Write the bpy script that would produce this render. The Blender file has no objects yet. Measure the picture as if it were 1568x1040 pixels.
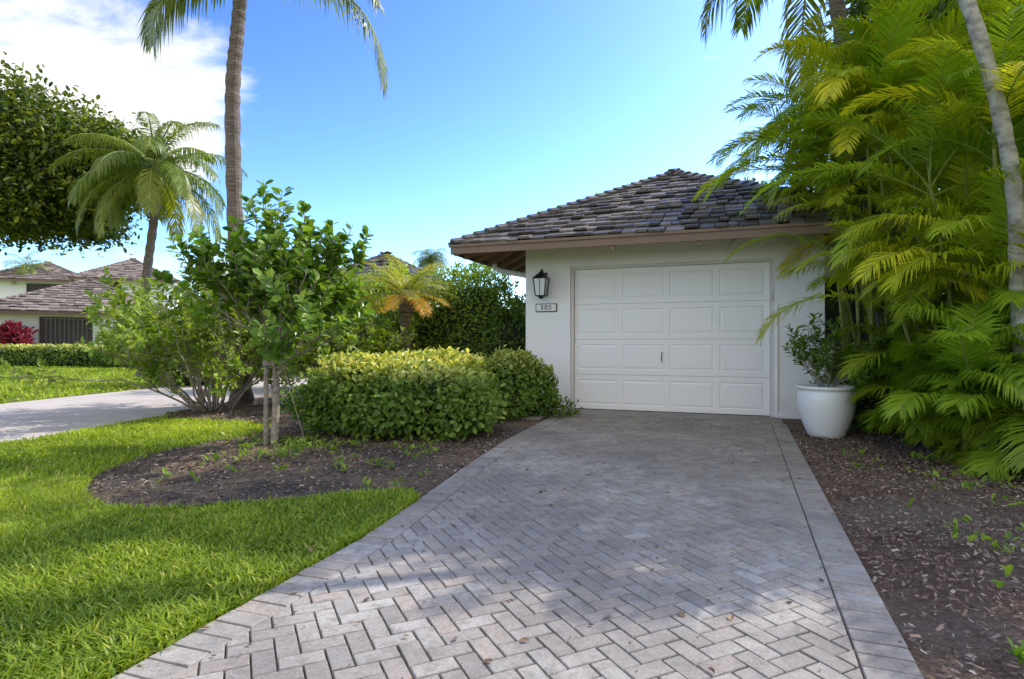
import bpy, math, random
import numpy as np
from mathutils import Vector, Matrix
random.seed(7); rng=np.random.default_rng(7)
R=math.radians
scene=bpy.context.scene
COL=scene.collection
TH=R(20); P0=np.array([0.931,8.916])
U2=np.array([math.cos(TH),-math.sin(TH)]); V2=np.array([math.sin(TH),math.cos(TH)])
def W2(a,b): return P0+a*U2+b*V2

# ---------------------------------------------------------------- materials
def newmat(name):
    m=bpy.data.materials.new(name); m.use_nodes=True
    nt=m.node_tree; nt.nodes.clear()
    out=nt.nodes.new('ShaderNodeOutputMaterial')
    return m,nt,out
def N(nt,t,**kw):
    n=nt.nodes.new(t)
    for k,v in kw.items():
        setattr(n,k,v)
    return n
def mixc(nt,fac,c1,c2,mode='MIX'):
    n=N(nt,'ShaderNodeMix',data_type='RGBA',blend_type=mode)
    for sock,val in ((n.inputs[0],fac),(n.inputs[6],c1),(n.inputs[7],c2)):
        if isinstance(val,bpy.types.NodeSocket): nt.links.new(val,sock)
        elif isinstance(val,(int,float)): sock.default_value=val
        else: sock.default_value=(*val,1) if len(val)==3 else val
    return n.outputs[2]
def noise(nt,scale,detail=4,rough=.55,coord='Object',vec=None,dist=0):
    if vec is None:
        tc=N(nt,'ShaderNodeTexCoord'); vec=tc.outputs[coord]
    n=N(nt,'ShaderNodeTexNoise'); n.inputs['Scale'].default_value=scale
    n.inputs['Detail'].default_value=detail; n.inputs['Roughness'].default_value=rough
    n.inputs['Distortion'].default_value=dist
    nt.links.new(vec,n.inputs['Vector']); return n.outputs['Fac']
def ramp(nt,fac,stops):
    n=N(nt,'ShaderNodeValToRGB'); nt.links.new(fac,n.inputs[0])
    cr=n.color_ramp
    while len(cr.elements)<len(stops): cr.elements.new(.5)
    for e,(p,c) in zip(cr.elements,stops):
        e.position=p; e.color=(*c,1) if not isinstance(c,(int,float)) else (c,c,c,1)
    return n.outputs[0]
def bump(nt,h,strength,dist=.01):
    b=N(nt,'ShaderNodeBump'); b.inputs['Strength'].default_value=strength; b.inputs['Distance'].default_value=dist
    nt.links.new(h,b.inputs['Height']); return b.outputs[0]
def tint(nt):
    a=N(nt,'ShaderNodeAttribute',attribute_name='tint')
    s=N(nt,'ShaderNodeSeparateColor'); nt.links.new(a.outputs['Color'],s.inputs[0]); return s.outputs
def princ(nt,out,color,rough=.6,normal=None,spec=.5,metal=0):
    p=N(nt,'ShaderNodeBsdfPrincipled')
    if isinstance(color,bpy.types.NodeSocket): nt.links.new(color,p.inputs['Base Color'])
    else: p.inputs['Base Color'].default_value=(*color,1)
    if isinstance(rough,bpy.types.NodeSocket): nt.links.new(rough,p.inputs['Roughness'])
    else: p.inputs['Roughness'].default_value=rough
    p.inputs['Specular IOR Level'].default_value=spec; p.inputs['Metallic'].default_value=metal
    if normal is not None: nt.links.new(normal,p.inputs['Normal'])
    if out: nt.links.new(p.outputs[0],out.inputs[0])
    return p
def leafmat(name,dark,light,yellow,trans=.4,rough=.45,tcol=(1.4,1.4,.5)):
    m,nt,out=newmat(name); t=tint(nt)
    c=mixc(nt,t[0],dark,light); c=mixc(nt,t[1],c,yellow)
    p=princ(nt,None,c,rough,spec=.4)
    tr=N(nt,'ShaderNodeBsdfTranslucent'); c2=mixc(nt,1.0,c,tcol,'MULTIPLY'); nt.links.new(c2,tr.inputs[0])
    mx=N(nt,'ShaderNodeMixShader'); mx.inputs[0].default_value=trans
    nt.links.new(p.outputs[0],mx.inputs[1]); nt.links.new(tr.outputs[0],mx.inputs[2]); nt.links.new(mx.outputs[0],out.inputs[0])
    return m
def simple(name,c,rough=.6,nscale=None,var=.2,bs=0,bscale=40,spec=.5,metal=0):
    m,nt,out=newmat(name); col=c
    if nscale:
        f=noise(nt,nscale,5); col=mixc(nt,f,tuple(x*(1-var) for x in c),tuple(min(1,x*(1+var)) for x in c))
    nm=None
    if bs: nm=bump(nt,noise(nt,bscale,5),bs)
    princ(nt,out,col,rough,nm,spec,metal); return m
def barkmat(name,c1,c2,zs=18,scale=9):
    m,nt,out=newmat(name); tc=N(nt,'ShaderNodeTexCoord')
    mp=N(nt,'ShaderNodeMapping'); mp.inputs['Scale'].default_value=(1,1,zs/scale); nt.links.new(tc.outputs['Object'],mp.inputs[0])
    f=noise(nt,scale,6,.65,vec=mp.outputs[0]); c=ramp(nt,f,[(.3,c1),(.7,c2)])
    princ(nt,out,c,.85,bump(nt,f,.8,.02),.2); return m

M={}
M['stucco']=simple('white_stucco',(.88,.87,.86),.8,3,.03,.5,45,.2)
m,nt,out=newmat('garage_stucco'); tc=N(nt,'ShaderNodeTexCoord'); sx=N(nt,'ShaderNodeSeparateXYZ'); nt.links.new(tc.outputs['Object'],sx.inputs[0])
mr=N(nt,'ShaderNodeMapRange'); nt.links.new(sx.outputs['Z'],mr.inputs[0]); mr.inputs[1].default_value=0; mr.inputs[2].default_value=.35; mr.inputs[3].default_value=.5; mr.inputs[4].default_value=0
gn=ramp(nt,noise(nt,7,6,.7),[(.35,0.),(.7,1.)]); c=mixc(nt,noise(nt,2.5,5),(.86,.86,.86),(.91,.91,.915))
mm=N(nt,'ShaderNodeMath',operation='MULTIPLY'); nt.links.new(mr.outputs[0],mm.inputs[0]); nt.links.new(gn,mm.inputs[1]); c=mixc(nt,mm.outputs[0],c,(.42,.38,.34))
princ(nt,out,c,.85,bump(nt,noise(nt,38,4,.6),.6,.012),.2); M['gstucco']=m
M['door']=simple('garage_door_paint',(.88,.88,.875),.45,1.5,.02,.05,8)
M['trim']=simple('brown_fascia_paint',(.18,.115,.078),.5,4,.2)
M['soffit']=simple('soffit_wood',(.30,.17,.11),.6,6,.3)
M['frame']=simple('door_frame_paint',(.66,.63,.61),.6,3,.05)
M['metal_dark']=simple('dark_bronze',(.03,.028,.027),.4,10,.3,metal=.4)
M['conc']=simple('concrete_apron',(.28,.26,.24),.85,3,.3,.3,60,.2)
M['pot']=simple('white_glazed_pot',(.80,.80,.78),.3,4,.04)
M['soil']=simple('soil',(.03,.022,.016),.95,20,.4,.6,40,.1)
M['bark']=barkmat('grey_bark',(.16,.135,.11),(.42,.36,.29))
M['palmbark']=barkmat('palm_bark',(.06,.05,.042),(.25,.20,.165),40,7)
M['palebark']=barkmat('pale_palm_bark',(.16,.14,.12),(.55,.52,.45),14,9)
M['cane']=barkmat('areca_cane',(.14,.16,.04),(.34,.35,.10),30,6)
M['stem']=simple('green_stem',(.22,.27,.05),.5,10,.3)
M['white']=simple('white_paint',(.8,.8,.79),.4,3,.03)
M['ink']=simple('sign_digits',(.02,.02,.02),.5)
m,nt,out=newmat('lantern_glass'); princ(nt,out,(.75,.78,.8),.08,spec=.8); M['glass']=m
m,nt,out=newmat('window_glass'); princ(nt,out,(.02,.025,.03),.05,spec=.8); M['window']=m
M['slat']=simple('dark_louvre',(.055,.04,.035),.6,6,.3)
# pavers
m,nt,out=newmat('herringbone_pavers'); t=tint(nt)
c=mixc(nt,t[0],(.35,.325,.30),(.58,.545,.50)); c=mixc(nt,t[1],c,(.49,.42,.36))
f=noise(nt,.8,8,.72); c=mixc(nt,ramp(nt,f,[(.38,.0),(.60,.62)]),c,(.21,.19,.175))
f2=noise(nt,90,5,.7); c=mixc(nt,ramp(nt,f2,[(.3,.9),(.75,0.)]),c,mixc(nt,1.0,c,(.58,.57,.55),'MULTIPLY'))
f4=noise(nt,14,5,.78); c=mixc(nt,ramp(nt,f4,[(.48,.0),(.68,.65)]),c,(.16,.145,.13))
princ(nt,out,c,.82,bump(nt,f2,.55,.004),.25); M['paver']=m
m,nt,out=newmat('joint_sand'); f=noise(nt,6,6); c=ramp(nt,f,[(.35,(.07,.06,.045)),(.7,(.19,.16,.125))]); princ(nt,out,c,.95,bump(nt,noise(nt,200),.5),.1); M['sand']=m
def mulchmat(name,a,b,c3,d):
    m,nt,out=newmat(name); f=noise(nt,1.3,6,.7); g=noise(nt,45,8,.8)
    c=mixc(nt,ramp(nt,f,[(.42,0.),(.6,1.)]),a,b); c=mixc(nt,ramp(nt,g,[(.50,0.),(.65,.95)]),c,c3); c=mixc(nt,ramp(nt,g,[(.34,.85),(.46,0.)]),c,d)
    princ(nt,out,c,.95,bump(nt,g,1.,.035),.1); return m
M['mulch']=mulchmat('dark_mulch',(.09,.08,.07),(.27,.19,.125),(.33,.26,.19),(.035,.03,.025))
M['mulch_red']=mulchmat('brown_mulch',(.19,.12,.09),(.23,.195,.155),(.35,.27,.205),(.05,.038,.03))
m,nt,out=newmat('mulch_chip'); t=tint(nt); c=mixc(nt,t[0],(.06,.048,.04),(.29,.215,.16)); c=mixc(nt,t[1],c,(.50,.43,.35)); princ(nt,out,c,.9,spec=.1); M['chip']=m
m,nt,out=newmat('brown_chip'); t=tint(nt); c=mixc(nt,t[0],(.08,.055,.045),(.33,.235,.18)); c=mixc(nt,t[1],c,(.52,.46,.39)); princ(nt,out,c,.9,spec=.1); M['chipred']=m
m,nt,out=newmat('lawn_ground'); f=noise(nt,1.2,6); g=noise(nt,70,5,.7)
c=ramp(nt,f,[(.3,(.12,.16,.015)),(.7,(.22,.26,.03))]); c=mixc(nt,ramp(nt,g,[(.4,.0),(.7,.8)]),c,(.06,.075,.015)); princ(nt,out,c,.9,bump(nt,g,.8,.03),.1); M['lawn']=m
m,nt,out=newmat('pale_pavers'); tc=N(nt,'ShaderNodeTexCoord'); b=N(nt,'ShaderNodeTexBrick'); nt.links.new(tc.outputs['Object'],b.inputs[0])
b.inputs['Scale'].default_value=4.5; b.inputs['Color1'].default_value=(.58,.52,.46,1); b.inputs['Color2'].default_value=(.48,.43,.39,1); b.inputs['Mortar'].default_value=(.26,.23,.20,1); b.inputs['Mortar Size'].default_value=.02
c=mixc(nt,ramp(nt,noise(nt,1.5,6),[(.35,0.),(.7,.6)]),b.outputs[0],(.40,.35,.31)); princ(nt,out,c,.85,spec=.2); M['pale']=m
m,nt,out=newmat('roof_shake'); t=tint(nt); tc=N(nt,'ShaderNodeTexCoord')
c=mixc(nt,t[0],(.038,.031,.025),(.31,.275,.235)); c=mixc(nt,t[1],c,(.40,.34,.28)); g=noise(nt,30,5,.7); c=mixc(nt,ramp(nt,g,[(.4,.6),(.7,0.)]),c,(.06,.048,.04))
princ(nt,out,c,.5,bump(nt,g,.6,.01),.5); M['shake']=m
m,nt,out=newmat('roof_shake_brown'); t=tint(nt)
c=mixc(nt,t[0],(.11,.085,.07),(.29,.235,.20)); princ(nt,out,c,.8,spec=.3); M['shake2']=m
m,nt,out=newmat('dead_leaf'); t=tint(nt); c=mixc(nt,t[0],(.07,.04,.025),(.28,.18,.10)); princ(nt,out,c,.7); M['dead']=m

M['grass']=leafmat('grass_blades',(.14,.22,.014),(.42,.53,.038),(.62,.58,.13),.42,.5)
M['clusia']=leafmat('clusia_leaf',(.055,.135,.018),(.20,.35,.05),(.42,.48,.08),.35,.3)
M['shrub']=leafmat('shrub_leaf',(.10,.19,.02),(.30,.42,.05),(.46,.46,.08),.42,.4)
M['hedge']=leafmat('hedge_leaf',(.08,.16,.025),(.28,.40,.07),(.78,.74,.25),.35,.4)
M['darkleaf']=leafmat('dark_tree_leaf',(.028,.06,.010),(.11,.18,.022),(.30,.34,.04),.36,.45)
M['deepleaf']=leafmat('deep_green_leaf',(.014,.036,.007),(.07,.125,.015),(.30,.34,.04),.30,.45)
M['bush']=leafmat('bush_leaf',(.045,.105,.016),(.17,.28,.04),(.38,.20,.06),.38,.45)
M['areca']=leafmat('areca_leaf',(.06,.16,.014),(.29,.47,.035),(.72,.66,.05),.50,.32,(1.35,1.38,.40))
M['coco']=leafmat('coconut_leaf',(.05,.11,.018),(.17,.27,.035),(.50,.42,.08),.40,.35,(1.3,1.35,.45))
M['orange']=leafmat('yellow_palm_leaf',(.18,.32,.03),(.38,.46,.06),(.80,.42,.06),.42,.4)
M['red']=leafmat('red_leaf',(.18,.015,.03),(.36,.04,.07),(.3,.1,.05),.3,.4,(1.3,.8,.8))
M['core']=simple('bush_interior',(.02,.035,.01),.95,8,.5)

# ---------------------------------------------------------------- geometry helpers
class Geo:
    def __init__(s): s.v=[];s.q=[];s.t=[];s.c=[];s.n=0
    def add(s,v,q=None,t=None,c=None):
        v=np.asarray(v,float).reshape(-1,3); k=len(v)
        if q is not None and len(q): s.q.append(np.asarray(q,int).reshape(-1,4)+s.n)
        if t is not None and len(t): s.t.append(np.asarray(t,int).reshape(-1,3)+s.n)
        if c is None: c=np.tile([.5,0,0],(k,1))
        c=np.asarray(c,float)
        if c.ndim==1: c=np.tile(c,(k,1))
        s.c.append(c); s.v.append(v); s.n+=k
    def obj(s,name,mat,parent=None,smooth=False):
        V=np.concatenate(s.v); C=np.concatenate(s.c)
        q=np.concatenate(s.q) if s.q else np.zeros((0,4),int); t=np.concatenate(s.t) if s.t else np.zeros((0,3),int)
        me=bpy.data.meshes.new(name); me.vertices.add(len(V)); me.vertices.foreach_set('co',V.astype(np.float32).ravel())
        me.loops.add(q.size+t.size); me.loops.foreach_set('vertex_index',np.concatenate([q.ravel(),t.ravel()]).astype(np.int32))
        me.polygons.add(len(q)+len(t))
        ls=np.concatenate([np.arange(len(q))*4,q.size+np.arange(len(t))*3]).astype(np.int32)
        me.polygons.foreach_set('loop_start',ls)
        me.polygons.foreach_set('use_smooth',np.full(len(ls),smooth))
        me.update(calc_edges=True); me.validate()
        at=me.attributes.new('tint','FLOAT_COLOR','POINT')
        if len(me.vertices)==len(V): at.data.foreach_set('color',np.concatenate([C[:,:3],np.ones((len(C),1))],1).astype(np.float32).ravel())
        me.materials.append(mat); o=bpy.data.objects.new(name,me); COL.objects.link(o)
        if parent: o.parent=parent
        return o
def empty(name,loc=(0,0,0),rz=0):
    e=bpy.data.objects.new(name,None); COL.objects.link(e); e.location=loc; e.rotation_euler=(0,0,rz); e.empty_display_size=.2; return e
BQ=[[0,3,2,1],[4,5,6,7],[0,1,5,4],[1,2,6,5],[2,3,7,6],[3,0,4,7]]
def box(G,x0,x1,y0,y1,z0,z1,c=None):
    G.add([[x0,y0,z0],[x1,y0,z0],[x1,y1,z0],[x0,y1,z0],[x0,y0,z1],[x1,y0,z1],[x1,y1,z1],[x0,y1,z1]],BQ,c=c)
def boxobj(name,mat,parent,*a,bevel=0):
    G=Geo(); box(G,*a); o=G.obj(name,mat,parent)
    if bevel:
        md=o.modifiers.new('b','BEVEL'); md.width=bevel; md.segments=2
    return o
def nrm(a): a=np.asarray(a,float); return a/np.maximum(np.linalg.norm(a,axis=-1,keepdims=True),1e-9)
def tube(G,pts,rad,n=8,c=None,rings=0,cap=True):
    pts=np.asarray(pts,float); rad=np.asarray(rad,float)
    if rad.ndim==0: rad=np.full(len(pts),float(rad))
    T=nrm(np.gradient(pts,axis=0)); ref=np.where(np.abs(T[:,2:3])<.95,[[0,0,1]],[[1,0,0]]) if abs(T[:,2]).max()<.95 else np.tile([[0,1,0]],(len(T),1))
    A=nrm(np.cross(T,ref)); B=np.cross(T,A)
    an=np.linspace(0,2*math.pi,n,endpoint=False)
    V=pts[:,None]+rad[:,None,None]*(A[:,None]*np.cos(an)[None,:,None]+B[:,None]*np.sin(an)[None,:,None])
    q=[]
    for i in range(len(pts)-1):
        for j in range(n):
            k=(j+1)%n; q.append([i*n+j,i*n+k,(i+1)*n+k,(i+1)*n+j])
    G.add(V.reshape(-1,3),q,c=c)
def curve_pts(ctrl,n=30):
    ctrl=np.asarray(ctrl,float); m=len(ctrl); t=np.linspace(0,m-1,n); out=[]
    for x in t:
        i=min(int(x),m-2); f=x-i; p0=ctrl[max(i-1,0)];p1=ctrl[i];p2=ctrl[i+1];p3=ctrl[min(i+2,m-1)]
        out.append(.5*((2*p1)+(-p0+p2)*f+(2*p0-5*p1+4*p2-p3)*f*f+(-p0+3*p1-3*p2+p3)*f**3))
    return np.array(out)
def lathe(G,prof,n=48,center=(0,0,0)):
    an=np.linspace(0,2*math.pi,n,endpoint=False); V=[]
    for r,z in prof: V+= [[center[0]+r*math.cos(a),center[1]+r*math.sin(a),center[2]+z] for a in an]
    q=[]
    for i in range(len(prof)-1):
        for j in range(n): k=(j+1)%n; q.append([i*n+j,i*n+k,(i+1)*n+k,(i+1)*n+j])
    G.add(V,q)
def leaves(G,P,D,Nn,size,aspect=.5,fold=.12,curl=.15,c=None,obov=1.):
    P=np.asarray(P,float);k=len(P); D=nrm(D); S=nrm(np.cross(D,Nn)); Up=np.cross(S,D); s=np.broadcast_to(size,(k,))[:,None]; w=s*aspect*.5
    r1=P+D*s*.3+S*w*.85+Up*w*fold*2; r2=P+D*s*.72+S*w*obov+Up*(w*fold*2-s*curl*.5)
    l1=P+D*s*.3-S*w*.85+Up*w*fold*2; l2=P+D*s*.72-S*w*obov+Up*(w*fold*2-s*curl*.5)
    tip=P+D*s-Up*s*curl
    V=np.stack([P,r1,r2,tip,l2,l1],1).reshape(-1,3)
    b=(np.arange(k)*6)[:,None]; q=np.concatenate([b+[0,1,2,3],b+[0,3,4,5]])
    if c is None: c=np.stack([rng.random(k),np.zeros(k),np.zeros(k)],1)
    G.add(V,q,c=np.repeat(c,6,0))
def rdir(k):
    return nrm(rng.normal(size=(k,3)))
def frond(G,GR,base,az,el0,L,droop,nl,ll,lw,hang,vee=.25,fwd=.7,c0=(.5,0),rr=.012,pw=1.3,skew=0):
    n=16; t=np.linspace(0,1,n); el=el0-droop*t**pw; azz=az+skew*t
    T=np.stack([np.cos(el)*np.cos(azz),np.cos(el)*np.sin(azz),np.sin(el)],1)
    P=np.vstack([[0,0,0],np.cumsum((T[:-1]+T[1:])/2*L/(n-1),0)])+np.asarray(base)
    tube(GR,P,np.linspace(rr,rr*.2,n),4,c=(.6,c0[1],0))
    tl=np.linspace(.13,.995,nl); tl=np.clip(tl+rng.normal(size=nl)*.004,.1,1)
    Pi=np.stack([np.interp(tl,t,P[:,i]) for i in range(3)],1); Ti=nrm(np.stack([np.interp(tl,t,T[:,i]) for i in range(3)],1))
    S=np.stack([-np.sin(az+skew*tl),np.cos(az+skew*tl),0*tl],1); Up=np.cross(S,Ti)*-1.
    Up=np.where((Up[:,2:3]<0)&(abs(Ti[:,2:3])<.98),-Up,Up)
    prof=np.clip(np.sin(np.pi*np.clip(tl*.80+.14,0,1)),.12,1)**.7
    for sd in (-1,1):
        f=fwd+.5*tl+rng.normal(size=nl)*.08
        D=nrm(S*sd+Ti*f[:,None]+Up*(vee+rng.normal(size=nl)*.08)[:,None])
        l=(ll*prof*(1+rng.normal(size=nl)*.08))[:,None]; w=lw*.5
        Wv=nrm(Ti-D*np.sum(Ti*D,1,keepdims=True)); h=(hang*(1+rng.normal(size=nl)*.25))[:,None]
        b0=Pi+Wv*w*.6; b1=Pi-Wv*w*.6
        md=Pi+D*l*.5; md[:,2]-=(l*h*.22)[:,0]
        tp=Pi+D*l*(1-.25*h); tp[:,2]-=(l*h*.8)[:,0]
        V=np.stack([b0,b1,md+Wv*w,md-Wv*w,tp],1).reshape(-1,3); b=(np.arange(nl)*5)[:,None]
        cr=np.clip(c0[0]+rng.normal(size=nl)*.15,0,1); cy=np.clip(c0[1]+.25*c0[1]*rng.normal(size=nl)+.1*tl,0,1)
        G.add(V,b+[0,1,3,2],b+[2,3,4],np.repeat(np.stack([cr,cy,0*cr],1),5,0))
def inpoly(x,y,poly):
    r=np.zeros(len(x),bool); j=len(poly)-1
    for i in range(len(poly)):
        xi,yi=poly[i];xj,yj=poly[j]
        if yi!=yj:
            cnd=((yi>y)!=(yj>y))&(x<(xj-xi)*(y-yi)/(yj-yi)+xi); r^=cnd
        j=i
    return r
def lump(D,seed,f=3.,n=6):
    r=np.random.default_rng(seed); o=np.zeros(len(D))
    for i in range(n):
        k=r.normal(size=3)*f; o+=np.sin(D@k+r.random()*6.28)/n
    return o

# ---------------------------------------------------------------- ground & lawn regions
LEFT=[(-.12,-.45),(0.0,-2.9),(.14,-4.2),(.29,-5.3),(.38,-6.05),(.41,-7.4),(.41,-13)]
AR=2.87
def ARf(b): return 2.89+(b+.5)*.0235
left_w=[tuple(W2(a,b)) for a,b in LEFT]
bed=[left_w[3],(-.70,4.10),(-.995,3.98),(-1.42,3.83),(-1.77,3.70),(-2.17,3.60),(-2.57,3.68),(-2.95,4.05),(-3.25,4.6),(-3.33,5.2),(-3.2,5.8),(-2.9,6.5),(-2.9,7.3),(-3.6,7.7),(-4.6,7.9),(-5.0,8.5),(-4.7,13),(-1,16),(2,16),tuple(W2(-.76,1)),tuple(W2(-.76,0)),left_w[0],left_w[1],left_w[2]]
rbed=[tuple(W2(ARf(0)-.02,.0)),tuple(W2(ARf(-13)-.02,-13)),(14,-3),(14,14),tuple(W2(8,3)),tuple(W2(3.4,2)),tuple(W2(3.4,0))]
rbed_chips=[tuple(W2(ARf(0)+.01,.0)),tuple(W2(ARf(-13)+.01,-13))]+rbed[2:]
ndr_r=[(-6.5,-4),(-5.18,5.94),(-4.85,8.58),(-4.3,13),(-3.6,19)]; ndr_l=[(-7.7,19),(-8.3,12.9),(-8.68,9.97),(-9.1,6),(-10.4,-4)]
G=Geo(); G.add([[-400,-60,-.03],[400,-60,-.03],[400,800,-.03],[-400,800,-.03]],[[0,1,2,3]]); G.obj('ground',M['lawn'])
def bedsheet(name,poly,mat,st,x0,x1,y0,y1,z,amp,seed):
    xs=np.arange(x0,x1,st); ys=np.arange(y0,y1,st); X,Y=np.meshgrid(xs,ys); nx=len(xs);ny=len(ys)
    PP=np.stack([X.ravel(),Y.ravel(),0*X.ravel()],1)
    Zz=z+amp*(lump(PP,seed,3.5,8)+.6*lump(PP,seed+1,14,10)+.5*lump(PP,seed+2,45,12))
    PP[:,2]=Zz
    i,j=np.meshgrid(np.arange(nx-1),np.arange(ny-1)); a=(j*nx+i).ravel(); q=np.stack([a,a+1,a+nx+1,a+nx],1)
    cx=PP[q].mean(1); k=inpoly(cx[:,0],cx[:,1],poly); q=q[k]
    used=np.unique(q); mp=-np.ones(len(PP),int); mp[used]=np.arange(len(used))
    G=Geo(); G.add(PP[used],mp[q]); return G.obj(name,mat,smooth=True)
bedsheet('mulch_bed',bed,M['mulch'],.035,-5.1,2.2,3.4,16,.0,.03,3)
def sample(poly,n,x0,x1,y0,y1):
    x=rng.uniform(x0,x1,n); y=rng.uniform(y0,y1,n); k=inpoly(x,y,poly); return x[k],y[k]
bedsheet('mulch_bed',rbed,M['mulch_red'],.035,.8,8,.3,9.5,-.012,.020,9)
def chips(name,poly,n,box_,mat,s0,s1,pale):
    x,y=sample(poly,n,*box_)
    l=lump(np.stack([x,y,0*x],1),91,1.6,8)+.5*lump(np.stack([x,y,0*x],1),92,6,8)
    kk=rng.random(len(x))<np.clip(.65+1.0*l,.2,1); x=x[kk];y=y[kk]
    k=len(x); z=rng.uniform(.0,.03,k)
    D=rdir(k); D[:,2]*=.3; Nn=rdir(k); Nn[:,2]=abs(Nn[:,2])+1
    D=nrm(D);S=nrm(np.cross(D,Nn)); L=(s0+(s1-s0)*rng.random(k)**2)[:,None]; Wd=L*rng.uniform(.15,.5,(k,1))
    P=np.stack([x,y,z],1); V=np.stack([P-D*L/2-S*Wd/2,P+D*L/2-S*Wd*.3,P+D*L/2.2+S*Wd*.4,P-D*L/2.1+S*Wd/2],1).reshape(-1,3)
    G=Geo(); c=np.stack([rng.random(k)**1.1,(rng.random(k)<pale)*rng.random(k),0*x],1); G.add(V,(np.arange(k)*4)[:,None]+[0,1,2,3],c=np.repeat(c,4,0)); return G.obj(name,mat)
chips('mulch_chips',bed,75000,(-5.1,1,3.5,9),M['chip'],.008,.045,.14)
chips('mulch_chips',rbed_chips,130000,(1,5.0,.9,6.8),M['chipred'],.007,.036,.12)
G=Geo(); n=len(ndr_r)
V=[[*p,-.018] for p in ndr_r]+[[*p,-.018] for p in ndr_l[::-1]]
G.add(V,[[i,i+1,n+i+1,n+i] for i in range(n-1)]); G.obj('neighbour_driveway',M['pale'])
# ---- grass
lawn=[(-6.5,-4),(-5.18,5.94),(-4.85,8.58),(-4.9,9)]+[(-5.0,8.5),(-4.6,7.9),(-3.6,7.7),(-2.9,7.3),(-2.9,6.5),(-3.2,5.8),(-3.33,5.2),(-3.25,4.6),(-2.95,4.05),(-2.57,3.68),(-2.17,3.60),(-1.77,3.70),(-1.42,3.83),(-.995,3.98),(-.70,4.10)]+left_w[3:]
G=Geo()
def grass(poly,n,box_,h0,h1,w,z=-.02,lean=.7):
    x,y=sample(poly,n,*box_); k=len(x)
    cl=lump(np.stack([x,y,0*x],1),77,2.2,8); cl2=lump(np.stack([x,y,0*x],1),78,9,8)
    h=rng.uniform(h0,h1,k)*(1+.35*cl2); az=rng.uniform(0,6.283,k)
    D=np.stack([np.cos(az),np.sin(az),0*az],1); ln=rng.uniform(.15,1.,k)*lean*h
    S=np.stack([-np.sin(az),np.cos(az),0*az],1)*(w*rng.uniform(.6,1.2,k))[:,None]*.5
    P=np.stack([x,y,np.full(k,z)],1); m=P+D*(ln*.35)[:,None]; m[:,2]+=h*.62; t=P+D*(ln*1.15)[:,None]; t[:,2]+=h*rng.uniform(.75,1.05,k)
    V=np.stack([P-S,P+S,m+S,m-S,t],1).reshape(-1,3); b=(np.arange(k)*5)[:,None]
    c=np.stack([np.clip(.45+.7*cl+.35*cl2+rng.normal(size=k)*.2,0,1),np.clip((rng.random(k)<.12)*rng.random(k)+.25*np.clip(cl,0,1),0,1),0*x],1)
    G.add(V,b+[0,1,2,3],b+[3,2,4],np.repeat(c,5,0))
grass(lawn,170000,(-4.5,-.4,1.2,4.4),.03,.07,.009,lean=1.1)
grass(lawn,60000,(-6.2,-.4,4.4,9),.03,.065,.012,lean=1.)
grass(lawn,22000,(-5.8,-4.4,2,6),.03,.065,.012,lean=1.)
far=[(-8.25,14),(-8.3,12.9),(-8.68,9.97),(-9.1,6),(-14,6),(-32,26),(-7,26),(-7.7,19)]
grass(far,50000,(-32,-7,6,26),.04,.08,.035)
G.obj('lawn_grass',M['grass'])

# ---------------------------------------------------------------- driveway
def clip(poly,px,py,nx,ny):
    out=[]
    for i in range(len(poly)):
        A=poly[i];B=poly[(i+1)%len(poly)]; da=(A[0]-px)*nx+(A[1]-py)*ny; db=(B[0]-px)*nx+(B[1]-py)*ny
        if da>=0: out.append(A)
        if (da>=0)!=(db>=0):
            f=da/(da-db); out.append((A[0]+(B[0]-A[0])*f,A[1]+(B[1]-A[1])*f))
    return out
def leftseg(b):
    for i in range(len(LEFT)-1):
        if b>=LEFT[i+1][1]: return LEFT[i],LEFT[i+1]
    return LEFT[-2],LEFT[-1]
bw=.175
G=Geo()
def brick(poly):
    if len(poly)<3: return
    p=np.array(poly); ar=.5*abs(np.dot(p[:,0],np.roll(p[:,1],1))-np.dot(p[:,1],np.roll(p[:,0],1)))
    if ar<.0004: return
    c=p.mean(0); d=c-p; L=np.linalg.norm(d,axis=1,keepdims=True); top=p+d/L*np.minimum(.006,L*.3); mid=p+d/L*np.minimum(.002,L*.1)
    z=.008+random.gauss(0,.0011); tx=random.gauss(0,.010);ty=random.gauss(0,.010); n=len(p)
    def zz(a,o): return z+o+(a[:,0]-c[0])*tx+(a[:,1]-c[1])*ty
    V=np.concatenate([np.c_[p,np.full(n,-.02)],np.c_[mid,zz(mid,-.004)],np.c_[top,zz(top,0)],[[c[0],c[1],z]]])
    q=[];t=[]
    for i in range(n):
        k=(i+1)%n; q+=[[i,k,n+k,n+i],[n+i,n+k,2*n+k,2*n+i]]; t.append([2*n+i,2*n+k,3*n])
    if (p[1,0]-p[0,0])*(p[2,1]-p[1,1])-(p[1,1]-p[0,1])*(p[2,0]-p[1,0])<0:
        q=[x[::-1] for x in q]; t=[x[::-1] for x in t]
    G.add(V,q,t,(min(1,max(0,random.gauss(.5,.27))),random.random()**3,0))
w=.075; g=.0016; c45=math.cos(R(45)); RN=np.array([-1,.0235]); RN=RN/np.linalg.norm(RN)
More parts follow.
